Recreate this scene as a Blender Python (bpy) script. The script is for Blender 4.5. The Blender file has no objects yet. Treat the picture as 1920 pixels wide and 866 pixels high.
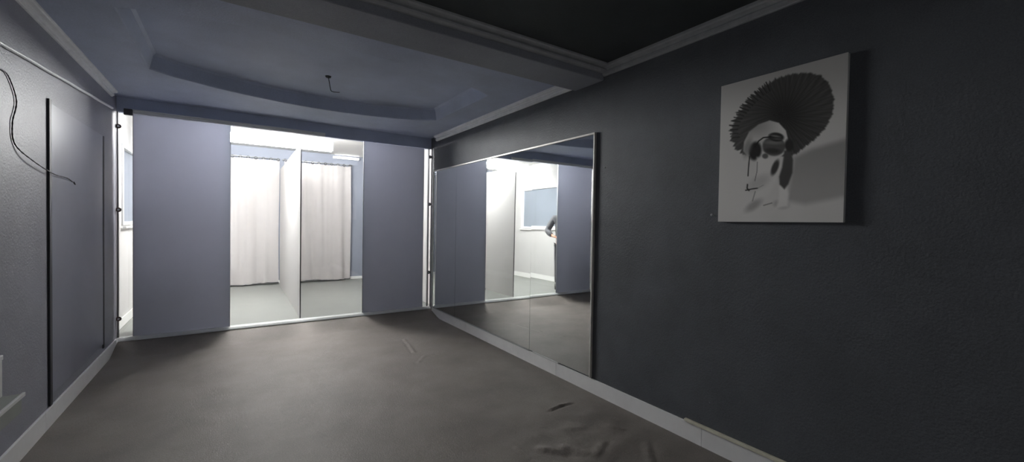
import bpy, bmesh, math, random
import numpy as np
from mathutils import Vector, Matrix, noise
random.seed(7)
S = bpy.context.scene
C = S.collection

# ------------------------------------------------------------------ materials
def lin(c):
    return tuple(((v/255)/12.92 if v/255 <= .04045 else ((v/255+.055)/1.055)**2.4) for v in c) + (1,)

def mat(name, col, rough=.6, metal=0, var=0, vscale=4, bump=0, bscale=60, spec=.5, emit=None, strength=0,
        trans=0, tint=None, fine=0):
    m = bpy.data.materials.new(name); m.use_nodes = True
    nt = m.node_tree; b = nt.nodes['Principled BSDF']; out = nt.nodes['Material Output']
    c = lin(col)
    b.inputs['Base Color'].default_value = c
    b.inputs['Roughness'].default_value = rough
    b.inputs['Metallic'].default_value = metal
    b.inputs['Specular IOR Level'].default_value = spec
    tc = nt.nodes.new('ShaderNodeTexCoord')
    if var:
        n = nt.nodes.new('ShaderNodeTexNoise'); n.inputs['Scale'].default_value = vscale
        n.inputs['Detail'].default_value = 6; n.inputs['Roughness'].default_value = .6
        nt.links.new(tc.outputs['Object'], n.inputs['Vector'])
        r = nt.nodes.new('ShaderNodeValToRGB')
        r.color_ramp.elements[0].position = .3; r.color_ramp.elements[1].position = .72
        r.color_ramp.elements[0].color = tuple(v*(1-var) for v in c[:3])+(1,)
        r.color_ramp.elements[1].color = tuple(min(1, v*(1+var)) for v in c[:3])+(1,)
        nt.links.new(n.outputs['Fac'], r.inputs['Fac'])
        src = r.outputs['Color']
        if fine:
            n2 = nt.nodes.new('ShaderNodeTexNoise'); n2.inputs['Scale'].default_value = 160
            n2.inputs['Detail'].default_value = 3
            nt.links.new(tc.outputs['Object'], n2.inputs['Vector'])
            mr = nt.nodes.new('ShaderNodeMapRange')
            mr.inputs['From Min'].default_value = .3; mr.inputs['From Max'].default_value = .7
            mr.inputs['To Min'].default_value = 1-fine; mr.inputs['To Max'].default_value = 1+fine
            nt.links.new(n2.outputs['Fac'], mr.inputs['Value'])
            vm = nt.nodes.new('ShaderNodeVectorMath'); vm.operation = 'SCALE'
            nt.links.new(src, vm.inputs[0]); nt.links.new(mr.outputs['Result'], vm.inputs['Scale'])
            src = vm.outputs['Vector']
        nt.links.new(src, b.inputs['Base Color'])
    if bump:
        n = nt.nodes.new('ShaderNodeTexNoise'); n.inputs['Scale'].default_value = bscale
        n.inputs['Detail'].default_value = 4
        nt.links.new(tc.outputs['Object'], n.inputs['Vector'])
        bp = nt.nodes.new('ShaderNodeBump'); bp.inputs['Strength'].default_value = bump
        bp.inputs['Distance'].default_value = .01
        nt.links.new(n.outputs['Fac'], bp.inputs['Height'])
        nt.links.new(bp.outputs['Normal'], b.inputs['Normal'])
    if emit:
        b.inputs['Emission Color'].default_value = emit; b.inputs['Emission Strength'].default_value = strength
    if trans:
        t = nt.nodes.new('ShaderNodeBsdfTranslucent'); t.inputs['Color'].default_value = lin(tint or col)
        mx = nt.nodes.new('ShaderNodeMixShader'); mx.inputs['Fac'].default_value = trans
        nt.links.new(b.outputs['BSDF'], mx.inputs[1]); nt.links.new(t.outputs['BSDF'], mx.inputs[2])
        nt.links.new(mx.outputs['Shader'], out.inputs['Surface'])
    return m

M = {}
M['wall'] = mat('dark_grey_wall_paint', (96, 99, 104), .55, var=.12, vscale=3, bump=.25, bscale=90, fine=.12, spec=.35)
M['wall_left'] = mat('blue_grey_wall_paint', (148, 149, 160), .5, var=.08, vscale=2, bump=.2, bscale=90, fine=.1, spec=.4)
M['sheet'] = mat('dark_gloss_sheet', (140, 142, 156), .34, var=.06, vscale=2, bump=.03, bscale=8, spec=.5)
M['ceil'] = mat('flare_tinted_ceiling_paint', (184, 193, 214), .6, var=.10, vscale=2, bump=.15, bscale=70, fine=.08, spec=.3)  # bluish glow of lens flare is put into this ceiling colour
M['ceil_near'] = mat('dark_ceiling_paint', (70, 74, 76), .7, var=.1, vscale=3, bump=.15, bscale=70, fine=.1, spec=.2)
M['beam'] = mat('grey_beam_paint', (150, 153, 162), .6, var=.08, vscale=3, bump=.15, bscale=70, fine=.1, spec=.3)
M['floor'] = mat('brown_grey_vinyl_floor', (130, 123, 118), .62, var=.16, vscale=2.2, bump=.2, bscale=120, fine=.14, spec=.3)
M['floor_back'] = mat('pale_green_grey_floor', (136, 138, 134), .45, var=.05, vscale=3, spec=.4)
M['white_wall'] = mat('white_wall_paint', (194, 193, 192), .7, var=.03, vscale=3)
M['blue_wall'] = mat('pale_blue_grey_paint', (134, 139, 152), .7, var=.03, vscale=3)
M['curtain'] = mat('white_curtain_cloth', (200, 196, 195), .9, var=.03, vscale=9, bump=.3, bscale=300, spec=.1, trans=.2)
M['white'] = mat('white_gloss_paint', (222, 223, 222), .35, var=.03, vscale=6)
M['partition'] = mat('white_laminate', (222, 220, 219), .4, var=.02, vscale=3, trans=.35)
M['skirting'] = mat('pale_grey_ceramic_skirting', (250, 250, 250), .3, var=.06, vscale=7)
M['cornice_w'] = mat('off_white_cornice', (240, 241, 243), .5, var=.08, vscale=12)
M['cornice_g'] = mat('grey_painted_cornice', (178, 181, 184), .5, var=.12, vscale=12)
M['grout'] = mat('dark_joint', (70, 70, 70), .9)
M['metal'] = mat('brushed_aluminium', (200, 202, 204), .35, metal=.7, var=.05, vscale=20)
M['metal_w'] = mat('pale_rail_aluminium', (232, 234, 232), .4, metal=.1, var=.03, vscale=20)
M['dark_metal'] = mat('dark_grey_metal', (82, 82, 86), .4, metal=.5, var=.1, vscale=30)
M['rust'] = mat('tarnished_clamp_metal', (96, 82, 78), .5, metal=.5, var=.2, vscale=60)
M['film'] = mat('haze_lifted_film', (188, 190, 198), .28, var=.04, vscale=2, fine=.03, spec=.5, trans=.5, tint=(172, 175, 184))  # film colour lightened and blued to carry the lens haze over the panels
M['film_edge'] = mat('dark_film_edge', (50, 52, 56), .5)
M['black'] = mat('black_cable_rubber', (26, 26, 28), .5, var=.1, vscale=50)
M['pane_grey'] = mat('grey_blue_window_blind', (130, 137, 148), .5, var=.05, vscale=1.5)
M['window_frame'] = mat('white_window_frame', (236, 236, 234), .4, var=.02, vscale=10)
M['tube'] = mat('lit_opal_diffuser', (255, 255, 255), .4, emit=(1, .965, .96, 1), strength=62)
M['tube_soft'] = mat('lamp_tube_added_glow', (255, 255, 255), .4, emit=(1, .97, .96, 1), strength=3)  # batten's glow is added to brighten the right curtain
M['frame'] = mat('pale_mirror_frame', (222, 220, 214), .35, metal=.2, var=.08, vscale=20)
M['ledge'] = mat('grey_ledge_paint', (150, 154, 148), .5, var=.08, vscale=6)
M['wood'] = mat('pale_raw_wood_strip', (232, 228, 208), .6, var=.15, vscale=14)
M['skin'] = mat('skin', (176, 128, 104), .55, var=.06, vscale=20)
M['hair'] = mat('dark_hair', (34, 28, 26), .6, var=.2, vscale=60)
M['jacket'] = mat('dark_grey_jacket_cloth', (88, 88, 92), .9, var=.1, vscale=20, bump=.3, bscale=200)
M['trousers'] = mat('charcoal_trouser_cloth', (66, 66, 72), .9, var=.1, vscale=20, bump=.3, bscale=200)
M['shoe'] = mat('black_shoe', (34, 34, 36), .5, var=.1, vscale=40)

def mirror_mat():
    m = bpy.data.materials.new('silvered_mirror'); m.use_nodes = True
    nt = m.node_tree; b = nt.nodes['Principled BSDF']
    b.inputs['Metallic'].default_value = 1; b.inputs['Roughness'].default_value = .02
    n = nt.nodes.new('ShaderNodeTexNoise'); n.inputs['Scale'].default_value = 3
    tc = nt.nodes.new('ShaderNodeTexCoord'); nt.links.new(tc.outputs['Object'], n.inputs['Vector'])
    r = nt.nodes.new('ShaderNodeValToRGB')
    r.color_ramp.elements[0].color = (.86, .89, .88, 1); r.color_ramp.elements[1].color = (.9, .92, .91, 1)
    nt.links.new(n.outputs['Fac'], r.inputs['Fac']); nt.links.new(r.outputs['Color'], b.inputs['Base Color'])
    return m
M['mirror'] = mirror_mat()

def glass_mat():
    m = bpy.data.materials.new('clear_glass'); m.use_nodes = True
    nt = m.node_tree; nt.nodes.remove(nt.nodes['Principled BSDF']); out = nt.nodes['Material Output']
    t = nt.nodes.new('ShaderNodeBsdfTransparent'); t.inputs['Color'].default_value = (.955, .975, .965, 1)
    g = nt.nodes.new('ShaderNodeBsdfGlossy'); g.inputs['Roughness'].default_value = .03
    lw = nt.nodes.new('ShaderNodeLayerWeight'); lw.inputs['Blend'].default_value = .5
    pw = nt.nodes.new('ShaderNodeMath'); pw.operation = 'POWER'; pw.inputs[1].default_value = 5
    nt.links.new(lw.outputs['Facing'], pw.inputs[0])
    f = nt.nodes.new('ShaderNodeMapRange'); f.inputs['To Min'].default_value = .03; f.inputs['To Max'].default_value = .22
    nt.links.new(pw.outputs[0], f.inputs['Value'])
    mx = nt.nodes.new('ShaderNodeMixShader')
    nt.links.new(f.outputs['Result'], mx.inputs['Fac']); nt.links.new(t.outputs['BSDF'], mx.inputs[1])
    nt.links.new(g.outputs['BSDF'], mx.inputs[2]); nt.links.new(mx.outputs['Shader'], out.inputs['Surface'])
    return m
M['glass'] = glass_mat()

# ------------------------------------------------------------------ mesh helpers
def box(bm, x0, x1, y0, y1, z0, z1, bev=0):
    vs = [bm.verts.new(p) for p in ((x0,y0,z0),(x1,y0,z0),(x1,y1,z0),(x0,y1,z0),(x0,y0,z1),(x1,y0,z1),(x1,y1,z1),(x0,y1,z1))]
    fs = [bm.faces.new([vs[i] for i in q]) for q in ((3,2,1,0),(4,5,6,7),(0,1,5,4),(1,2,6,5),(2,3,7,6),(3,0,4,7))]
    if bev:
        es = {e for f in fs for e in f.edges}
        bmesh.ops.bevel(bm, geom=list(es), offset=bev, segments=2, affect='EDGES', profile=.5)

def cyl(bm, a, b, r0, r1=None, n=16, cap=True):
    r1 = r0 if r1 is None else r1
    a, b = Vector(a), Vector(b); d = (b-a).normalized()
    u = d.orthogonal().normalized(); v = d.cross(u)
    R0 = [bm.verts.new(a + (u*math.cos(t)+v*math.sin(t))*r0) for t in [2*math.pi*i/n for i in range(n)]]
    R1 = [bm.verts.new(b + (u*math.cos(t)+v*math.sin(t))*r1) for t in [2*math.pi*i/n for i in range(n)]]
    for i in range(n):
        bm.faces.new((R0[i], R0[(i+1)%n], R1[(i+1)%n], R1[i]))
    if cap: bm.faces.new(R0[::-1]); bm.faces.new(R1)

def tube(bm, pts, r, n=8):
    pts = [Vector(p) for p in pts]
    rings = []
    u = None
    for i, p in enumerate(pts):
        d = (pts[min(i+1, len(pts)-1)]-pts[max(i-1, 0)]).normalized()
        u = d.orthogonal().normalized() if u is None else (u-d*u.dot(d)).normalized()
        v = d.cross(u)
        rr = r(i) if callable(r) else r
        rings.append([bm.verts.new(p+(u*math.cos(2*math.pi*k/n)+v*math.sin(2*math.pi*k/n))*rr) for k in range(n)])
    for A, B in zip(rings, rings[1:]):
        for k in range(n): bm.faces.new((A[k], A[(k+1)%n], B[(k+1)%n], B[k]))
    bm.faces.new(rings[0][::-1]); bm.faces.new(rings[-1])

def torus(bm, c, R, r, axis='x', n=16, m=8):
    c = Vector(c); vs = []
    for i in range(n):
        a = 2*math.pi*i/n; row = []
        for j in range(m):
            b = 2*math.pi*j/m; q = R+r*math.cos(b)
            p = {'x': (r*math.sin(b), q*math.cos(a), q*math.sin(a)), 'z': (q*math.cos(a), q*math.sin(a), r*math.sin(b)),
                 'y': (q*math.cos(a), r*math.sin(b), q*math.sin(a))}[axis]
            row.append(bm.verts.new(c+Vector(p)))
        vs.append(row)
    for i in range(n):
        for j in range(m):
            bm.faces.new((vs[i][j], vs[(i+1)%n][j], vs[(i+1)%n][(j+1)%m], vs[i][(j+1)%m]))

def prism(bm, prof, y0, y1, axis='y'):
    """extrude a closed 2-D profile along y (profile = x,z) or along x (profile = y,z)"""
    def P(p, t): return (p[0], t, p[1]) if axis == 'y' else (t, p[0], p[1])
    A = [bm.verts.new(P(p, y0)) for p in prof]; B = [bm.verts.new(P(p, y1)) for p in prof]
    n = len(prof)
    for i in range(n): bm.faces.new((A[i], A[(i+1)%n], B[(i+1)%n], B[i]))
    bm.faces.new(A[::-1]); bm.faces.new(B)

def catmull(P, k=10):
    P = [Vector(p) for p in P]; P = [P[0]*2-P[1]]+P+[P[-1]*2-P[-2]]; out = []
    for i in range(1, len(P)-2):
        for j in range(k):
            t = j/k; a, b, c, d = P[i-1:i+3]
            out.append(.5*((2*b)+(c-a)*t+(2*a-5*b+4*c-d)*t*t+(3*b-a-3*c+d)*t**3))
    out.append(P[-2]); return out

def obj(name, bm, m, parent=None, smooth=False, origin=None):
    bmesh.ops.recalc_face_normals(bm, faces=bm.faces)
    me = bpy.data.meshes.new(name)
    if origin is not None: bmesh.ops.translate(bm, verts=bm.verts, vec=-Vector(origin))
    bm.to_mesh(me); bm.free()
    if smooth:
        for p in me.polygons: p.use_smooth = True
    me.materials.append(M[m] if isinstance(m, str) else m)
    o = bpy.data.objects.new(name, me); C.objects.link(o)
    if origin is not None: o.location = origin
    if parent is not None: o.parent = parent
    return o

def tag(o, label, cat, group=None):
    o['label'] = label; o['category'] = cat
    if group: o['group'] = group
    return o

def thing(name, label, cat, group=None, loc=(0, 0, 0)):
    o = bpy.data.objects.new(name, None); C.objects.link(o); o.empty_display_size = .05
    o.location = loc
    return tag(o, label, cat, group)

def struct(name, bm, m, parent=None, smooth=False):
    o = obj(name, bm, m, parent, smooth)
    if parent is None: o['kind'] = 'structure'
    return o

def B(*a, bev=0):
    bm = bmesh.new(); box(bm, *a, bev=bev); return bm

def part(name, bm, m, t, smooth=False):
    """a part under an Empty that may stand off the origin"""
    bmesh.ops.translate(bm, verts=bm.verts, vec=-t.location)
    return obj(name, bm, m, t, smooth)

# ------------------------------------------------------------------ dimensions (metres)
XL, XR, YF = -1.017, 2.493, 5.956       # dark room: left wall, right wall, glass partition
YN = -1.7                               # wall behind the camera
ZB = .09                                # level of the lit room's floor
XL2, XR2, YB = -1.10, 2.60, 9.75        # lit room

# ------------------------------------------------------------------ dark room shell
struct('wall_left', B(XL-.14, XL, YN, YF, -.05, 2.9), 'wall_left')
struct('wall_right', B(XR, XR+.14, YN, YF, -.05, 2.9), 'wall')
bm = bmesh.new()                        # unseen wall behind the camera; doorway gap added to admit fill light
box(bm, XL, -.75, YN-.12, YN, -.05, 2.9); box(bm, .1, XR, YN-.12, YN, -.05, 2.9); box(bm, -.75, .1, YN-.12, YN, 2.05, 2.9)
struct('wall_near', bm, 'wall')
# wall strip above the glass
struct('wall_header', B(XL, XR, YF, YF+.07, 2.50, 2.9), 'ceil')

# ceiling over the far bay: soffit ring and a raised tray
def tray():
    bm = bmesh.new()
    x0, x1, y0, y1 = -.60, 2.10, 3.28, 4.74
    X0, X1, Y0, Y1 = XL, XR, 2.76, YF
    zs, zt = 2.66, 2.80
    def rect(a, b, c, d, r, z, n=8):
        pts = []                        # straight sides, bowed far and near edges
        o = .10-r
        for k in range(n+1): pts.append((b, 3.60+(4.86-3.60)*k/n-(o if k == n else 0)+(o if k == 0 else 0), z))
        for k in range(n+1):
            t = (k+.5)/(n+1); pts.append((b+(a-b)*t, 4.86+(4.70-4.86)*t+.40*(4*t*(1-t))**.8-o, z))
        for k in range(n+1): pts.append((a, 4.70+(3.45-4.70)*k/n-(o if k == 0 else 0)+(o if k == n else 0), z))
        for k in range(n+1):
            t = (k+.5)/(n+1); pts.append((a+(b-a)*t, 3.45+.15*t-.27*(4*t*(1-t))**.8+o, z))
        return pts
    rings = [rect(x0, x1, y0, y1, .10, zs+.0), rect(x0+.006, x1-.006, y0+.006, y1-.006, .096, zs+.010),
             rect(x0+.03, x1-.03, y0+.03, y1-.03, .09, zt-.02), rect(x0+.05, x1-.05, y0+.05, y1-.05, .08, zt)]
    V = [[bm.verts.new(p) for p in r] for r in rings]
    n = len(V[0])
    for A, Bq in zip(V, V[1:]):
        for i in range(n): bm.faces.new((A[i], A[(i+1)%n], Bq[(i+1)%n], Bq[i]))
    bm.faces.new(V[-1])
    # soffit ring around it
    q = 9
    cor = [bm.verts.new(p) for p in ((X1, Y1, zs), (X0, Y1, zs), (X0, Y0, zs), (X1, Y0, zs))]
    A = V[0]
    # corner order round the ring: right side, far side, left side, near side
    for s, (ca, cb) in enumerate(((3, 0), (0, 1), (1, 2), (2, 3))):
        h = q//2
        for k in range(h): bm.faces.new((A[s*q+k+1], A[s*q+k], cor[ca]))
        bm.faces.new((A[s*q+h+1], A[s*q+h], cor[ca], cor[cb]))
        for k in range(h+1, q): bm.faces.new((A[(s*q+k+1) % n], A[s*q+k], cor[cb]))
    top = [bm.verts.new((v.co.x, v.co.y, 2.9)) for v in cor]
    for s in range(4): bm.faces.new((cor[s], cor[(s+1)%4], top[(s+1)%4], top[s]))
    bm.faces.new(top)
    return bm
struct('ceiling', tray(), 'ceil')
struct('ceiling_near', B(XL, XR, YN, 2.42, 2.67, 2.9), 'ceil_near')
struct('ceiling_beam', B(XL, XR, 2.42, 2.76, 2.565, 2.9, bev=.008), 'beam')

# cornices: a stepped profile against wall and ceiling
def cornice_prof(s, x, zt, w=.055, h=.075):
    return [(x, zt), (x+s*w, zt), (x+s*w, zt-h*.22), (x+s*w*.86, zt-h*.34), (x+s*w*.50, zt-h*.40), (x+s*w*.30, zt-h*.50),
            (x+s*w*.34, zt-h*.58), (x+s*w*.52, zt-h*.64), (x+s*w*.50, zt-h*.84), (x+s*w*.30, zt-h*.92), (x+s*w*.25, zt-h), (x, zt-h)]
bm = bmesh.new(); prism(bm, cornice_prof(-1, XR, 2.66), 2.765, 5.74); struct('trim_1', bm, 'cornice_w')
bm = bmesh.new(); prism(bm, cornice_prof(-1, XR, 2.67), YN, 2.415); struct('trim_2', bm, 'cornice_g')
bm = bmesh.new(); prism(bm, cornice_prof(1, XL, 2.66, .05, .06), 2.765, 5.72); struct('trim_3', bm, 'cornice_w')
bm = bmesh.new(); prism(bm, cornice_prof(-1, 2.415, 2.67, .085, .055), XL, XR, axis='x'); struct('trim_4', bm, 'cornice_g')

# ------------------------------------------------------------------ floor with wrinkles
WR = [((1.992, 2.416), (2.10, 2.43), .020, .016), ((2.10, 2.43), (2.195, 2.422), .018, .016),
      ((2.168, 1.996), (2.218, 1.921), .018, .014), ((1.724, 1.958), (1.779, 1.845), .03, .018),
      ((1.60, 2.02), (1.69, 1.93), .035, .018), ((1.86, 1.80), (1.97, 1.86), .03, .014), ((2.40, 2.43), (2.38, 2.26), .02, .014),
      ((1.474, 2.114), (1.47, 1.931), .014, .012), ((1.47, 1.931), (1.50, 1.75), .014, .012),
      ((1.686, 4.784), (1.654, 4.524), .012, .012), ((1.654, 4.524), (1.62, 4.281), .016, .014),
      ((1.655, 4.087), (1.53, 3.927), .012, .012), ((.919, 4.454), (.80, 4.30), .010, .010),
      ((1.67, 4.072), (1.764, 4.098), .012, .012), ((2.05, 1.55), (2.2, 1.70), .03, .012), ((1.9, 2.12), (2.0, 2.08), .03, .006)]
def fz(x, y):
    z = .006*noise.noise(Vector((x*1.6, y*1.6, 0))) + .0035*noise.noise(Vector((x*4, y*4, 3)))
    near = max(0, 1-math.hypot(x-1.9, y-1.9)/.9)
    z += near*.012*noise.noise(Vector((x*7, y*7, 9)))
    for (ax, ay), (bx, by), w, h in WR:
        if abs(x-ax) > .5 or abs(y-ay) > .5: continue
        dx, dy = bx-ax, by-ay; t = max(0, min(1, ((x-ax)*dx+(y-ay)*dy)/(dx*dx+dy*dy)))
        d = math.hypot(x-ax-t*dx, y-ay-t*dy)
        h *= .7; z += h*math.exp(-(d/w)**2)*(.5+.9*abs(noise.noise(Vector((x*25, y*25, 5)))))
        s = ((x-ax)*dy-(y-ay)*dx)/math.hypot(dx, dy)     # a crease beside every ridge
        z -= .5*h*math.exp(-((s-w*1.2)/(w*.7))**2)*math.exp(-(max(0, d-w*1.2)/w)**2)
    edge = min(1, min(x-XL, XR-x)/.12)
    z *= max(0, edge)
    if y > 5.5:
        t = (y-5.5)/(YF-5.5); z = z*(1-t)+(.086)*t*t*(3-2*t)
    return z
def floor_mesh():
    bm = bmesh.new()
    xs = np.arange(XL, XR+.001, (XR-XL)/200)
    ys = np.concatenate([np.arange(YN, 1.3, .06), np.arange(1.3, 2.75, .012), np.arange(2.75, 5.0, .02), np.linspace(5.0, YF-.001, 40)])
    V = [[bm.verts.new((x, y, fz(x, y))) for x in xs] for y in ys]
    for i in range(len(ys)-1):
        for j in range(len(xs)-1): bm.faces.new((V[i][j], V[i][j+1], V[i+1][j+1], V[i+1][j]))
    return bm
struct('floor', floor_mesh(), 'floor', smooth=True)

# skirting tiles with open joints
def skirting(s, x, y0, y1, joints, h=.118, t=.014, z0=-.02):
    bm = bmesh.new(); ys = [y0]+joints+[y1]
    for a, b in zip(ys, ys[1:]):
        box(bm, min(x, x-s*t), max(x, x-s*t), a+.002, b-.002, z0, h, bev=.002)
    box(bm, min(x, x-s*t*.5), max(x, x-s*t*.5), y0, y1, z0, h-.006)
    return bm
struct('baseboard_right', skirting(1, XR, YN+.01, 5.84, [-.6, .45, 1.50, 2.94, 3.64, 4.74]), 'skirting')
struct('baseboard_left', skirting(-1, XL, YN+.01, 5.90, [.2, 1.4, 2.6, 3.889, 5.1], h=.125), 'skirting')

# loose strips lying on the right skirting
t = tag(obj('trim_strip', B(XR-.020, XR-.002, 2.905, 3.30, .119, .131, bev=.002), 'white'), 'short white strip lying on the skirting under the mirror', 'trim strip')
t = tag(obj('trim_strip', B(XR-.018, XR-.002, 3.36, 5.70, .119, .128, bev=.001), 'metal'), 'long thin metal strip under the far half of the mirror', 'trim strip')
bm = bmesh.new()
box(bm, XR-.024, XR-.002, .95, 1.62, .119, .137, bev=.003)
t = tag(obj('trim_strip', bm, 'wood'), 'pale raw wood strip on the skirting below the picture', 'trim strip')

# ------------------------------------------------------------------ left wall things
# glossy sheet fixed to the left wall, with dark joints
st = thing('wall_sheet', 'tall dark glossy sheet fixed to the left wall', 'wall panel', loc=(XL, 4.7, 1.17))
part('panel', B(XL+.001, XL+.008, 4.03, 5.36, .20, 2.15, bev=.002), 'sheet', st)
part('edge_strip', B(XL+.001, XL+.012, 3.985, 4.028, .13, 2.17, bev=.003), 'film_edge', st)
part('edge_strip', B(XL+.001, XL+.011, 5.362, 5.40, .16, 2.15, bev=.002), 'film_edge', st)
# sloping pale conduit
bm = bmesh.new()
ya, za, yb, zb = 5.70, 2.482, 2.6, 2.235
for sx, r in ((XL+.012, .011),):
    tube(bm, [(sx, ya+(yb-ya)*k/24, za+(zb-za)*k/24+.0012*math.sin(k*1.3)) for k in range(25)], r, 10)
tag(obj('wall_conduit', bm, 'cornice_w', smooth=True), 'thin pale conduit sloping along the top of the left wall', 'conduit')
# hanging black cable
pts = [(3.10, 2.13), (3.326, 2.161), (3.419, 2.14), (3.504, 2.036), (3.45, 1.904), (3.48, 1.795), (3.66, 1.727), (4.002, 1.679), (4.28, 1.672), (4.496, 1.655)]
P3 = catmull([(XL+.006+(.018 if 5 < i < 9 else 0), y, z) for i, (y, z) in enumerate(pts)], 12)
ct = thing('hanging_cable', 'thin black cable curling down the left wall', 'cable', loc=(XL+.02, 3.5, 1.9))
bm = bmesh.new(); tube(bm, P3, lambda i: .0030+.0010*(i % 3 == 0), 8); part('cable', bm, 'black', ct, True)
bm = bmesh.new(); cyl(bm, P3[-1], P3[-1]+Vector((.002, .035, -.012)), .008, .006, 10); part('cable_end', bm, 'black', ct, True)
# grey ledge and white box at the left edge of the frame
lt = thing('wall_ledge', 'low grey ledge with a white front edge on the left wall', 'ledge', loc=(XL, 2.4, .43))
part('slab', B(XL+.001, -.862, 1.7, 3.03, .43, .522, bev=.004), 'ledge', lt)
part('edge_trim', B(-.861, -.850, 1.7, 3.031, .508, .527, bev=.002), 'white', lt)
bt = thing('small_box', 'small white box standing on the grey ledge', 'box', loc=(-.965, 2.95, .5225))
part('body', B(-1.005, -.922, 2.90, 3.02, .523, .700, bev=.004), 'white', bt)
part('lid', B(-1.008, -.919, 2.897, 3.023, .700, .725, bev=.004), 'white', bt)

# ------------------------------------------------------------------ ceiling wire in the tray
wt = thing('ceiling_wire', 'bare lamp wire dangling from the raised ceiling', 'wire', loc=(.765, 4.40, 2.80))
bm = bmesh.new(); cyl(bm, (.765, 4.40, 2.799), (.765, 4.40, 2.786), .028, .022, 20); part('ceiling_rose', bm, 'ceil_near', wt, True)
bm = bmesh.new(); tube(bm, catmull([(.765, 4.40, 2.79), (.775, 4.395, 2.74), (.782, 4.39, 2.69), (.795, 4.385, 2.655), (.84, 4.375, 2.652), (.865, 4.37, 2.655)], 6), .0032, 6)
part('wire', bm, 'black', wt, True)

# ------------------------------------------------------------------ glass partition
# bottom track
tt = thing('floor_track', 'white metal track along the foot of the glass partition', 'track', loc=(.74, YF, ZB))
bm = bmesh.new(); prism(bm, [(YF-.062, .090), (YF-.058, .098), (YF-.040, .116), (YF-.030, .122), (YF-.012, .124), (YF-.012, .104), (YF+.05, .104), (YF+.05, .087), (YF-.062, .087)], XL+.004, XR-.004, axis='x')
part('channel', bm, 'metal_w', tt)
part('lip', B(XL+.004, XR-.004, YF+.030, YF+.046, .1042, .118, bev=.001), 'metal_w', tt)
rt = thing('top_rail', 'grey top rail over the sliding glass', 'rail', loc=(.05, YF, 2.5))
part('rail_body', B(-.885, 1.00, YF-.040, YF-.012, 2.493, 2.522, bev=.003), 'metal_w', rt)
part('rail_lip', B(-.885, 1.00, YF-.048, YF-.001, 2.5225, 2.536, bev=.002), 'metal_w', rt)
part('end_bracket', B(-.955, -.887, YF-.050, YF-.012, 2.47, 2.535, bev=.004), 'dark_metal', rt)

def panel(x0, x1, y, label, bracket):
    t = thing('dark_panel', label, 'glass panel', 'slate blue panels of the glass partition', loc=((x0+x1)/2, y, .105))
    part('film_sheet', B(x0, x1, y, y+.008, .106, 2.495), 'film', t)
    part('edge_seal', B(x0-.004, x0-.0005, y-.001, y+.009, .106, 2.495), 'film_edge', t)
    part('edge_seal', B(x1+.0005, x1+.004, y-.001, y+.009, .106, 2.495), 'metal', t)
    return t
panel(-.885, -.029, YF-.010, 'wide haze-tinted slate-blue panel left of the clear glass opening', True)
panel(1.499, 2.373, YF-.010, 'haze-tinted slate-blue panel between the clear glass opening and the right corner', False)
gt = thing('clear_pane', 'clear glass pane showing the white curtains behind', 'glass pane', loc=(.74, YF+.01, .105))
part('glass', B(-.08, 1.55, YF+.006, YF+.014, .106, 2.498), 'glass', gt)

def side_pane(x0, x1, xpost, zs, label, m, cm):
    t = thing('side_pane', label, 'glass pane', 'narrow clear panes at the ends of the partition', loc=((x0+x1)/2, YF, .105))
    part('glass', B(x0, x1, YF+.006, YF+.014, .106, 2.498), 'glass', t)
    part('post', B(xpost-.006, xpost+.006, YF-.02, YF+.02, .106, 2.498, bev=.002), m, t)
    for z in zs:
        bm = bmesh.new(); cyl(bm, (xpost+.010, YF-.035, z), (xpost+.010, YF-.0205, z), .024, .021, 18)
        c = part('clamp', bm, cm, t)
        bm = bmesh.new(); cyl(bm, (xpost+.010, YF-.041, z), (xpost+.010, YF-.0355, z), .009, .009, 12)
        bmesh.ops.translate(bm, verts=bm.verts, vec=-t.location); obj('screw', bm, 'metal', c)
    return t
side_pane(XL+.002, -.895, XL+.010, (2.344, 1.474, .325), 'narrow clear pane with three clamps in the left corner', 'dark_metal', 'rust')
side_pane(2.385, XR-.03, 2.452, (2.374, 1.664, .637), 'narrow clear pane with three clamps in the right corner', 'dark_metal', 'dark_metal')

# ------------------------------------------------------------------ lit room
struct('floor_back', B(XL2-.1, XR2+.1, YF, YB+.1, -.05, ZB-.004), 'floor_back')
bm = bmesh.new(); box(bm, XL2-.1, XR2+.1, YF+.07, YB+.1, 2.83, 2.95); struct('ceiling_back', bm, 'white_wall')
struct('wall_back', B(XL2, XR2, YB, YB+.1, ZB, 2.83), 'blue_wall')
struct('wall_back_right', B(XR2, XR2+.1, YF, YB+.1, ZB, 2.83), 'white_wall')
# left wall with a window hole
wy0, wy1, wz0, wz1 = 6.70, 8.52, 1.32, 2.25
bm = bmesh.new()
box(bm, XL2-.1, XL2, YF, wy0, ZB, 2.83); box(bm, XL2-.1, XL2, wy1, YB+.1, ZB, 2.83)
box(bm, XL2-.1, XL2, wy0, wy1, ZB, wz0); box(bm, XL2-.1, XL2, wy0, wy1, wz1, 2.83)
struct('wall_back_left', bm, 'white_wall')
bm = bmesh.new(); f = .022
box(bm, XL2-.05, XL2+.018, wy0-.02, wy0+f, wz0-.02, wz1+.02, bev=.004); box(bm, XL2-.05, XL2+.018, wy1-f, wy1+.02, wz0-.02, wz1+.02, bev=.004)
box(bm, XL2-.05, XL2+.018, wy0+f, wy1-f, wz1-f, wz1+.02, bev=.004); box(bm, XL2-.05, XL2+.018, wy0+f, wy1-f, wz0-.02, wz0+f, bev=.004)
w = struct('window_1', bm, 'window_frame')
obj('window_pane', B(XL2-.04, XL2-.030, wy0+f, wy1-f, wz0+f, wz1-f), 'pane_grey', w)
obj('window_sill', B(XL2+.019, XL2+.05, wy0-.05, wy1+.05, wz0-.055, wz0-.032, bev=.003), 'window_frame', w)
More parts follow.
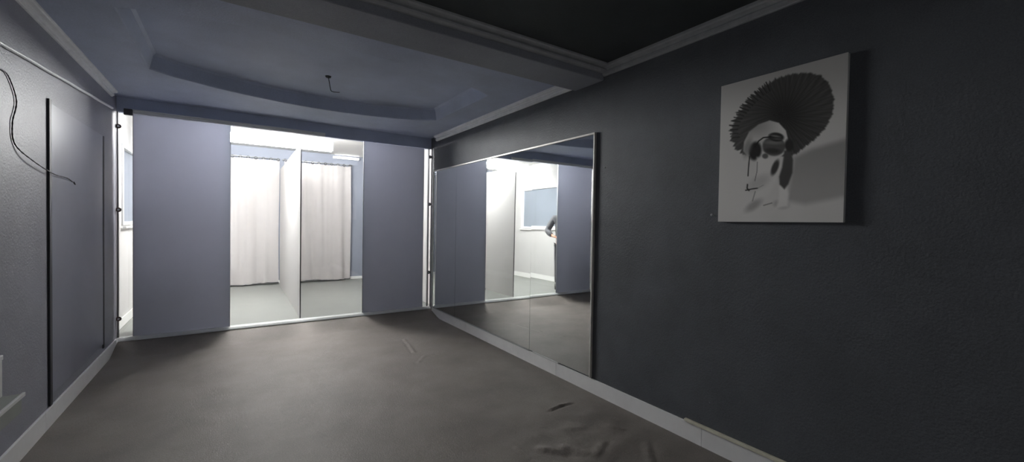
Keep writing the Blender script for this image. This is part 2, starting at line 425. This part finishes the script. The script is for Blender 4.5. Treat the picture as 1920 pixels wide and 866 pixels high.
struct('baseboard_back_left', B(XL2, XL2+.012, YF+.08, YB-.001, ZB, .20, bev=.002), 'window_frame')
struct('baseboard_back', B(XL2+.02, XR2, YB-.012, YB, ZB, .15, bev=.002), 'window_frame')

# dividing white partition standing square to the glass
pw = bmesh.new()
prism(pw, [(.742, 6.17), (.754, 6.17), (.792, 9.52), (.780, 9.52)], ZB-.003, 2.40)
for v in pw.verts: v.co = (v.co.x, v.co.z, v.co.y)
pt_ = thing('dividing_screen', 'tall white dividing screen standing square behind the glass', 'partition', loc=(.76, 7.8, ZB-.003))
part('board', pw, 'partition', pt_)
part('edge_profile', B(.741, .755, 6.165, 6.1695, ZB-.003, 2.40), 'dark_metal', pt_)

# curtains on rods
def curtain(x0, x1, label, seed):
    rnd = random.Random(seed)
    t = thing('curtain', label, 'curtain', 'white curtains along the back wall of the lit room', loc=((x0+x1)/2, 9.62, .12))
    bm = bmesh.new(); nx, nz = 150, 34
    ph = [rnd.uniform(0, 6) for _ in range(5)]
    W = x1-x0; rows = []
    nr = max(3, int(W/.115)); rx = [x0+.02+(W-.04)*k/(nr-1) for k in range(nr)]
    for j in range(nz+1):
        v = j/nz; row = []
        for i in range(nx+1):
            u = i/nx; x = x0+u*W
            a = .022+.022*(1-v)
            y = 9.62+a*.7*(math.sin(x*17+ph[0]+.5*math.sin(v*3+ph[1]))+.5*math.sin(x*29+ph[2]+v*.8))*.8+.002*math.sin(x*60+ph[3])
            d = min(abs(x-q) for q in rx)
            ztop = 2.585-.16*d-1.2*d*d; zbot = .125+.012*math.sin(x*7+ph[4])+.006*math.sin(x*31+ph[2])
            row.append(bm.verts.new((x+.006*math.sin(v*5+x*20), y, zbot+(ztop-zbot)*v)))
        rows.append(row)
    for j in range(nz):
        for i in range(nx): bm.faces.new((rows[j][i], rows[j][i+1], rows[j+1][i+1], rows[j+1][i]))
    part('curtain_cloth', bm, 'curtain', t, True)
    bm = bmesh.new()                     # dark roll put in for the shade line below the cloth
    tube(bm, [Vector(v.co) for v in [r for r in []]] or [(x0+W*k/40, 9.62+.02*math.sin((x0+W*k/40)*24+ph[0]), .118+.012*math.sin((x0+W*k/40)*7+ph[4])) for k in range(41)], .008, 6)
    part('hem_shade', bm, 'dark_metal', t, True)
    for q in rx:
        bm = bmesh.new(); torus(bm, (q, 9.63, 2.600), .024, .008, 'y')
        part('ring', bm, 'dark_metal', t, True)
    return t
curtain(-.80, .772, 'white curtain left of the dividing screen', 3)
curtain(.86, 2.155, 'white curtain right of the dividing screen', 5)
def rod(x0, x1, label):
    t = thing('curtain_rod', label, 'curtain rod', loc=((x0+x1)/2, 9.63, 2.61))
    bm = bmesh.new(); cyl(bm, (x0, 9.63, 2.612), (x1, 9.63, 2.612), .008, n=12); part('pole', bm, 'metal', t, True)
    for x in (x0+.01, x1-.01):
        part('bracket', B(x-.008, x+.008, 9.638, YB, 2.60, 2.624, bev=.002), 'metal', t)
rod(-.85, .768, 'thin rod carrying the curtain left of the dividing screen'); rod(.83, 2.19, 'thin rod carrying the curtain right of the dividing screen')

# slim batten high on the back wall
ft = thing('batten_lamp', 'slim white batten lamp high above the right curtain', 'lamp', loc=(2.07, YB-.03, 2.78))
part('housing', B(1.80, 2.34, YB-.05, YB-.001, 2.745, 2.80, bev=.005), 'window_frame', ft)
bm = bmesh.new(); cyl(bm, (1.83, YB-.07, 2.775), (2.31, YB-.07, 2.775), .013, n=14); part('lamp_tube', bm, 'tube_soft', ft, True)
for x in (1.815, 2.325): part('end_cap', B(x-.014, x+.014, YB-.088, YB-.051, 2.757, 2.793, bev=.003), 'window_frame', ft)

# lit fluorescent batten hanging from the lit room's ceiling
LY, LZ = 7.15, 2.55
lt = thing('fluorescent_lamp', 'bright lit fluorescent batten hanging above the dividing screen', 'lamp', loc=(.55, LY, 2.64))
part('housing', B(-.22, 1.32, LY-.05, LY+.05, LZ+.066, LZ+.105, bev=.005), 'metal_w', lt)
bm = bmesh.new()
prof = [(LY+.055*math.cos(a), LZ+.062*math.sin(a)) for a in [2*math.pi*k/28 for k in range(28)]]
prism(bm, prof, -.19, 1.29, axis='x'); part('diffuser', bm, 'tube', lt)
for x in (-.205, 1.305): part('end_cap', B(x-.014, x+.014, LY-.06, LY+.06, LZ-.066, LZ+.065, bev=.006), 'white', lt)
for x in (.0, 1.1):
    bm = bmesh.new(); cyl(bm, (x, LY, LZ+.105), (x, LY, 2.8305), .006, n=12); part('suspension_rod', bm, 'metal', lt, True)

# ------------------------------------------------------------------ mirror of four panes
mt = thing('wall_mirror', 'large frameless-looking mirror of four panes on the right wall', 'mirror', loc=(XR, 4.15, .12))
mt['label'] = 'large wall mirror of four panes with a thin pale frame'
ys = [2.505, 3.356, 4.228, 5.055, 5.806]
tilt = [(0, 0), (.17, .2), (0, -.05), (.05, .05)]
for k, (a, b) in enumerate(zip(ys, ys[1:])):
    bm = B(-.003, .003, -(b-a)/2+.0012, (b-a)/2-.0012, -1.005, 1.005)
    bmesh.ops.recalc_face_normals(bm, faces=bm.faces)
    o = obj('mirror_pane', bm, 'mirror', mt)
    o.location = Vector((XR-.012, (a+b)/2, 1.137))-mt.location
    o.rotation_euler = (0, math.radians(tilt[k][0]), math.radians(tilt[k][1]))
part('backing', B(XR-.003, XR-.0008, 2.50, 5.81, .135, 2.145), 'film_edge', mt)
fw = .016
part('frame_strip', B(XR-.024, XR-.001, 2.488, 5.822, 2.144, 2.144+fw, bev=.002), 'frame', mt)
part('frame_strip', B(XR-.024, XR-.001, 2.488, 2.503, .125, 2.143, bev=.002), 'frame', mt)
part('frame_strip', B(XR-.024, XR-.001, 5.808, 5.822, .125, 2.143, bev=.002), 'window_frame', mt)

# ------------------------------------------------------------------ picture on the right wall
def print_mesh():
    """grey print: a bending dancer in a wide dark feathered skirt, drawn procedurally"""
    nu, nv = 230, 300
    Y0, Y1, Z0, Z1 = 1.420, .790, 1.430, 2.252
    src = [(0, 0), (1, 0), (1, 1), (0, 1)]; dst = [(1352, 160), (1592, 98), (1579, 417), (1345, 415)]
    A = []; b = []
    for (u, v), (x, y) in zip(src, dst):
        A.append([u, v, 1, 0, 0, 0, -u*x, -v*x]); b.append(x); A.append([0, 0, 0, u, v, 1, -u*y, -v*y]); b.append(y)
    h = np.append(np.linalg.solve(np.array(A, float), np.array(b, float)), 1).reshape(3, 3)
    U, V = np.meshgrid(np.linspace(0, 1, nu+1), np.linspace(0, 1, nv+1))
    q = np.stack([U, V, np.ones_like(U)], -1) @ h.T
    X = (q[..., 0]/q[..., 2]-1360)*2.8875; Y = (q[..., 1]/q[..., 2]-120)*2.8875
    ss = lambda a, b, t: np.clip((t-a)/(b-a), 0, 1)**2*(3-2*np.clip((t-a)/(b-a), 0, 1))
    img = np.full(X.shape, .70)
    img += .04*ss(300, 800, Y)-.10*ss(380, 0, Y)  # upper ground darker, partly light falloff put into the print
    def poly(P, soft, jag=0):
        P = np.array(P, float); n = len(P); d = np.full(X.shape, 1e9); ins = np.zeros(X.shape, bool)
        for i in range(n):
            a, c = P[i], P[(i+1) % n]; e = c-a; L = e@e
            t = np.clip(((X-a[0])*e[0]+(Y-a[1])*e[1])/L, 0, 1)
            d = np.minimum(d, np.hypot(X-a[0]-t*e[0], Y-a[1]-t*e[1]))
            cond = ((a[1] > Y) != (c[1] > Y)) & (X < (c[0]-a[0])*(Y-a[1])/(c[1]-a[1]+1e-9)+a[0])
            ins ^= cond
        s = np.where(ins, d, -d)
        if jag is not 0: s = s+jag
        return ss(-soft, soft, s)
    def ell(cx, cy, rx, ry, rot, soft):
        a = math.radians(rot); dx, dy = X-cx, Y-cy
        e = np.hypot((dx*math.cos(a)+dy*math.sin(a))/rx, (-dx*math.sin(a)+dy*math.cos(a))/ry)
        return ss(soft, -soft, (e-1)*min(rx, ry))
    def line(P, w):
        d = np.full(X.shape, 1e9)
        for (ax, ay), (bx, by) in zip(P, P[1:]):
            e = np.array([bx-ax, by-ay], float); t = np.clip(((X-ax)*e[0]+(Y-ay)*e[1])/(e@e), 0, 1)
            d = np.minimum(d, np.hypot(X-ax-t*e[0], Y-ay-t*e[1]))
        return ss(w*1.5, w*.4, d)
    def put(m, v):
        nonlocal img; img = img*(1-m)+v*m
    # soft floor shadow of the figure
    put(poly([(330, 740), (372, 505), (470, 460), (700, 395), (700, 705), (560, 735), (430, 760)], 22)*.9, .50+.08*ss(400, 760, Y))
    # feathered skirt
    ang = np.arctan2(Y-270, X-310)
    leftside = ss(350, 150, X)
    jag = (6*np.sin(ang*38)+4*np.sin(ang*71+1)+3*np.sin(ang*113))*(.35+.8*leftside)
    skirt = poly([(38, 430), (28, 385), (34, 330), (60, 275), (100, 215), (150, 160), (210, 115), (280, 75), (360, 52), (450, 46), (520, 62),
                  (566, 110), (590, 190), (582, 270), (545, 345), (490, 405), (430, 450), (380, 490), (330, 500), (200, 500), (105, 488), (65, 468)], 7, jag)
    rad = np.hypot(X-310, Y-300)
    tex = .21+.012*np.sin(ang*60+rad*.02)+.012*np.sin(ang*101+1)+.015*np.sin(ang*37+rad*.05)+.05*ss(60, 280, rad)
    tex -= .07*np.exp(-((X-320)**2+(Y-270)**2)/(2*60**2))
    put(skirt, tex)
    rf = random.Random(4)                # single feather tips on the left edge
    for px, py in ((40, 400), (34, 378), (32, 355), (36, 332), (46, 308), (56, 290), (66, 272), (80, 254), (92, 238), (104, 222), (118, 206), (132, 190), (150, 174), (168, 156), (186, 140), (206, 126), (228, 112)):
        dx, dy = px-310, (py-330)*.8; L = math.hypot(dx, dy); e = rf.uniform(8, 24)
        put(line([(px-dx/L*34, py-dy/L*34), (px+dx/L*e*.6, py+dy/L*e*.6-3)], rf.uniform(3, 4.6))*.85, .15)
    # back and shoulders, pale
    put(poly([(96, 470), (100, 420), (128, 365), (180, 325), (240, 304), (290, 318), (328, 360), (342, 420), (330, 480), (280, 515), (200, 520), (130, 515)], 5), .68-.16*ss(430, 330, Y)*ss(330, 150, X)+.05*ss(200, 320, X))
    put(ell(160, 470, 34, 50, 10, 9), .13); put(ell(120, 450, 20, 50, 15, 14)*.7, .42)
    # arms and legs, paler than the ground
    put(poly([(170, 505), (290, 505), (300, 560), (270, 640), (240, 700), (170, 745), (130, 790), (120, 770), (150, 700), (165, 600)], 12), .75)
    put(ell(150, 765, 48, 20, -35, 14)*.6, .46); put(ell(300, 760, 40, 22, 8, 12)*.7, .56)
    put(ell(180, 640, 60, 30, -30, 22)*.35, .5)
    put(poly([(290, 655), (325, 650), (340, 700), (335, 770), (270, 782), (290, 720)], 10)*.9, .78)
    # head with hair knot
    put(ell(262, 445, 62, 52, 5, 6), .30); put(ell(262, 425, 50, 10, 2, 8)*.8, .44); put(ell(255, 470, 42, 14, 5, 8), .20)
    put(ell(275, 395, 42, 24, 6, 5), .16); put(ell(272, 390, 26, 5, 10, 4)*.9, .42); put(ell(282, 406, 24, 4, 4, 4)*.8, .36)
    put(ell(215, 498, 16, 14, 0, 5)*.8, .25)
    # dark leg and loose strand
    put(poly([(318, 470), (352, 462), (366, 520), (362, 590), (340, 650), (318, 678), (292, 652), (290, 610), (306, 560), (314, 510)], 7), .27)
    put(ell(345, 440, 24, 34, 0, 8), .17)
    put(ell(268, 560, 17, 44, 22, 6), .24)
    put(line([(158, 450), (180, 416), (205, 398), (245, 394)], 3.6), .10)
    put(line([(130, 500), (124, 560), (121, 605)], 3.2), .16); put(line([(172, 530), (170, 580), (158, 632)], 2.4)*.7, .3)
    put(line([(108, 683), (140, 676), (172, 672)], 3.2), .14); put(line([(118, 652), (116, 672), (126, 684)], 4), .2)
    put(line([(160, 690), (145, 740)], 3)*.5, .3); put(line([(205, 765), (250, 752)], 3)*.6, .3); put(line([(172, 672), (205, 655)], 2)*.5, .4)
    bm = bmesh.new(); lay = bm.verts.layers.float_color.new('print')
    rows = []
    img = np.clip(img*1.24, 0, .96)
    g = np.where(img <= .04045, img/12.92, ((img+.055)/1.055)**2.4)
    for j in range(nv+1):
        row = []
        for i in range(nu+1):
            v = bm.verts.new((0, Y0+(Y1-Y0)*i/nu, Z1+(Z0-Z1)*j/nv))
            c = g[j, i]; v[lay] = (c*1.02, c, c*.97, 1); row.append(v)
        rows.append(row)
    for j in range(nv):
        for i in range(nu): bm.faces.new((rows[j][i], rows[j+1][i], rows[j+1][i+1], rows[j][i+1]))
    return bm
m = bpy.data.materials.new('printed_canvas'); m.use_nodes = True
nt = m.node_tree; b = nt.nodes['Principled BSDF']; b.inputs['Roughness'].default_value = .6; b.inputs['Specular IOR Level'].default_value = .3
at = nt.nodes.new('ShaderNodeAttribute'); at.attribute_name = 'print'; nt.links.new(at.outputs['Color'], b.inputs['Base Color'])
M['print'] = m
pc = thing('canvas_picture', 'black and white canvas picture of a bending dancer on the dark wall', 'picture', loc=(XR, 1.105, 1.43))
part('canvas', B(XR-.026, XR-.001, .790, 1.420, 1.430, 2.252, bev=.002), 'white', pc)
bm = print_mesh(); bmesh.ops.translate(bm, verts=bm.verts, vec=(XR-.0275, 0, 0))
pr = part('print', bm, 'print', pc)
pr['label'] = 'grey print of a bending dancer in a wide dark feathered skirt'
nk = thing('wall_nail', 'small pale nail at the lower left corner of the picture', 'nail', loc=(XR, 1.46, 1.468))
bm = bmesh.new(); cyl(bm, (XR-.001, 1.46, 1.468), (XR-.028, 1.462, 1.472), .0028, n=10); part('shank', bm, 'metal', nk, True)
bm = bmesh.new(); cyl(bm, (XR-.028, 1.462, 1.472), (XR-.031, 1.462, 1.4725), .007, n=12); part('head', bm, 'metal', nk)
bm = bmesh.new(); cyl(bm, (XR-.001, 2.392, 1.861), (XR-.006, 2.392, 1.861), .005, .004, n=12)
tag(obj('wall_plug', bm, 'white'), 'tiny white wall plug right of the mirror', 'wall plug')

# ------------------------------------------------------------------ person behind the left panel (seen in the mirror)
def skinned(name, verts, edges, radii, m, parent, sub=2, root=0):
    me = bpy.data.meshes.new(name); me.from_pydata([tuple(v) for v in verts], edges, []); me.update()
    o = bpy.data.objects.new(name, me); C.objects.link(o)
    sk = o.modifiers.new('skin', 'SKIN'); sk.use_smooth_shade = True
    for i, r in enumerate(radii):
        rr = r if isinstance(r, tuple) else (r, r)
        me.skin_vertices[0].data[i].radius = rr
        me.skin_vertices[0].data[i].use_root = (i == root)
    s = o.modifiers.new('subdivision', 'SUBSURF'); s.levels = sub; s.render_levels = sub
    me.materials.append(M[m])
    if parent is not None: o.parent = parent
    # freeze the modifiers into plain mesh data
    dg = bpy.context.evaluated_depsgraph_get(); dg.update()
    nm = bpy.data.meshes.new_from_object(o.evaluated_get(dg)); o.modifiers.clear(); o.data = nm
    if not nm.materials: nm.materials.append(M[m])
    for p in nm.polygons: p.use_smooth = True
    return o

def person():
    T = thing('person', 'person in dark grey jacket and trousers standing behind the left panel', 'person', loc=(-.62, 6.45, ZB))
    T.rotation_euler = (0, 0, math.radians(40))
    V = []; E_ = []; R = []
    def v(x, y, z, r, p=None):
        V.append((x, y, z)); R.append(r)
        if p is not None: E_.append((p, len(V)-1))
        return len(V)-1
    pel = v(0, 0, .93, (.15, .11)); sp = v(0, .0, 1.10, (.135, .10), pel); ch = v(0, 0, 1.30, (.155, .115), sp)
    nb = v(0, .01, 1.46, (.07, .065), ch); nk_ = v(0, .0, 1.52, .055, nb); hd0 = v(0, -.015, 1.60, (.068, .08), nk_)
    hd1 = v(0, -.02, 1.68, (.078, .095), hd0); v(0, -.01, 1.745, (.06, .07), hd1)
    hands = []
    for s in (-1, 1):
        sh = v(s*.185, 0, 1.42, .055, ch)
        if s == 1: el = v(s*.32, -.02, 1.16, .040, sh); wr = v(s*.20, -.22, 1.06, .026, el); hd = Vector((-.55, -.75, -.1)).normalized()
        else: el = v(s*.25, .02, 1.14, .040, sh); wr = v(s*.25, -.03, .90, .026, el); hd = Vector((0, -.1, -1)).normalized()
        w0 = Vector(V[wr]); pal = v(*(w0+hd*.05), (.034, .018), wr); pe = v(*(w0+hd*.085), (.038, .016), pal)
        side = hd.cross(Vector((s, 0, 0)) if s == -1 else Vector((0, 0, 1))).normalized()
        nor = hd.cross(side).normalized()
        for k, L in enumerate((.068, .078, .072, .056)):
            a = w0+hd*.09+side*(.027-.018*k); curl = nor*(.012*(1 if s == 1 else -1))
            i1 = v(*a, .010, pe); i2 = v(*(a+hd*L*.45+curl*.3), .009, i1); i3 = v(*(a+hd*L*.75+curl), .0085, i2); v(*(a+hd*L+curl*1.9), .007, i3)
        th = v(*(w0+hd*.04+side*.032), .012, pal); t2 = v(*(w0+hd*.065+side*.055), .0105, th); v(*(w0+hd*.09+side*.060), .009, t2)
        hip = v(s*.09, 0, .86, .085, pel); kn = v(s*.10, -.01, .48, .052, hip); an = v(s*.105, .02, .09, .034, kn); v(s*.115, -.12, .035, (.036, .025), an)
    body = skinned('body', V, E_, R, 'skin', T, 2, 0)
    # face features belong to the same head
    bm = bmesh.new()
    for s in (-1, 1):
        be = bmesh.new(); bmesh.ops.create_uvsphere(be, u_segments=10, v_segments=8, radius=.011, matrix=Matrix.Translation((s*.03, -.105, 1.66)))
        obj('eye', be, 'shoe', T, True)
    bmesh.ops.create_uvsphere(bm, u_segments=24, v_segments=16, radius=1, matrix=Matrix.Translation((0, .012, 1.70)) @ Matrix.Diagonal((.09, .105, .10, 1)))
    for q in list(bm.verts):
        if q.co.y < -.045 and q.co.z < 1.735: q.co.y = -.045
        q.co += Vector((0, 0, .006*noise.noise(q.co*40)))
    obj('hair', bm, 'hair', T, True)
    # jacket and trousers as thin shells around the body
    jv = [(0, 0, .90), (0, 0, 1.10), (0, 0, 1.32), (0, .005, 1.46), (-.195, 0, 1.42), (-.262, .02, 1.14), (-.262, -.02, .94), (.195, 0, 1.42), (.335, -.02, 1.16), (.225, -.19, 1.07)]
    je = [(0, 1), (1, 2), (2, 3), (2, 4), (4, 5), (5, 6), (2, 7), (7, 8), (8, 9)]
    jr = [(.18, .135), (.165, .125), (.18, .135), (.085, .08), .078, .060, .048, .078, .064, .048]
    skinned('jacket', jv, je, jr, 'jacket', T, 2, 0)
    tv = [(0, 0, .95), (-.09, 0, .85), (-.103, -.005, .48), (-.108, .02, .09), (.09, 0, .85), (.103, -.005, .48), (.108, .02, .09)]
    skinned('trousers', tv, [(0, 1), (1, 2), (2, 3), (0, 4), (4, 5), (5, 6)], [(.165, .125), .105, .075, .060, .105, .075, .060], 'trousers', T, 2, 0)
    for s in (-1, 1):
        bm = bmesh.new()
        bmesh.ops.create_cube(bm, size=1, matrix=Matrix.Translation((s*.115, -.05, .045)) @ Matrix.Diagonal((.095, .27, .088, 1)))
        bmesh.ops.subdivide_edges(bm, edges=bm.edges, cuts=3, use_grid_fill=True)
        for q in bm.verts:
            ty = (q.co.y+.185)/.27
            q.co.x = s*.115+(q.co.x-s*.115)*(.55+.45*math.sin(max(.12, min(1, ty*1.3+.2))*math.pi*.6))
            if q.co.z > .05: q.co.z = .05+(q.co.z-.05)*(.35+.65*min(1, max(0, ty)))
        for q in bm.verts: q.co.z = max(.002, q.co.z)
        obj('shoe', bm, 'shoe', T, True)
    return T
person()

# ------------------------------------------------------------------ camera, world, render look
cam = bpy.data.cameras.new('camera'); co = bpy.data.objects.new('camera', cam); C.objects.link(co)
f_px = 781.5961
R_ = Vector((0.8310424642911701, -0.555968129846372, 0.016366463881571074))
U_ = Vector((-0.0031742721263712612, 0.0246838604402461, 0.999690267548021))
F_ = Vector((0.5561999159846456, 0.8308370150811133, -0.018748542070759353))
mw = Matrix((( R_.x, U_.x, -F_.x, 0), (R_.y, U_.y, -F_.y, 0), (R_.z, U_.z, -F_.z, 1.4), (0, 0, 0, 1)))
co.matrix_world = mw
cam.sensor_fit = 'HORIZONTAL'; cam.sensor_width = 36; cam.lens = f_px*36/1920
cam.clip_start = .02; cam.clip_end = 60
S.camera = co

w = bpy.data.worlds.new('world'); S.world = w; w.use_nodes = True
w.node_tree.nodes['Background'].inputs[0].default_value = (.62, .62, .62, 1)
w.node_tree.nodes['Background'].inputs[1].default_value = .6

S.view_settings.view_transform = 'Standard'; S.view_settings.look = 'None'
S.view_settings.exposure = 2.05; S.view_settings.gamma = 1; S.view_settings.use_curve_mapping = False
S.cycles.max_bounces = 14; S.cycles.diffuse_bounces = 8; S.cycles.glossy_bounces = 6; S.cycles.transparent_max_bounces = 16
S.cycles.use_denoising = True
S.cycles.sample_clamp_indirect = 6
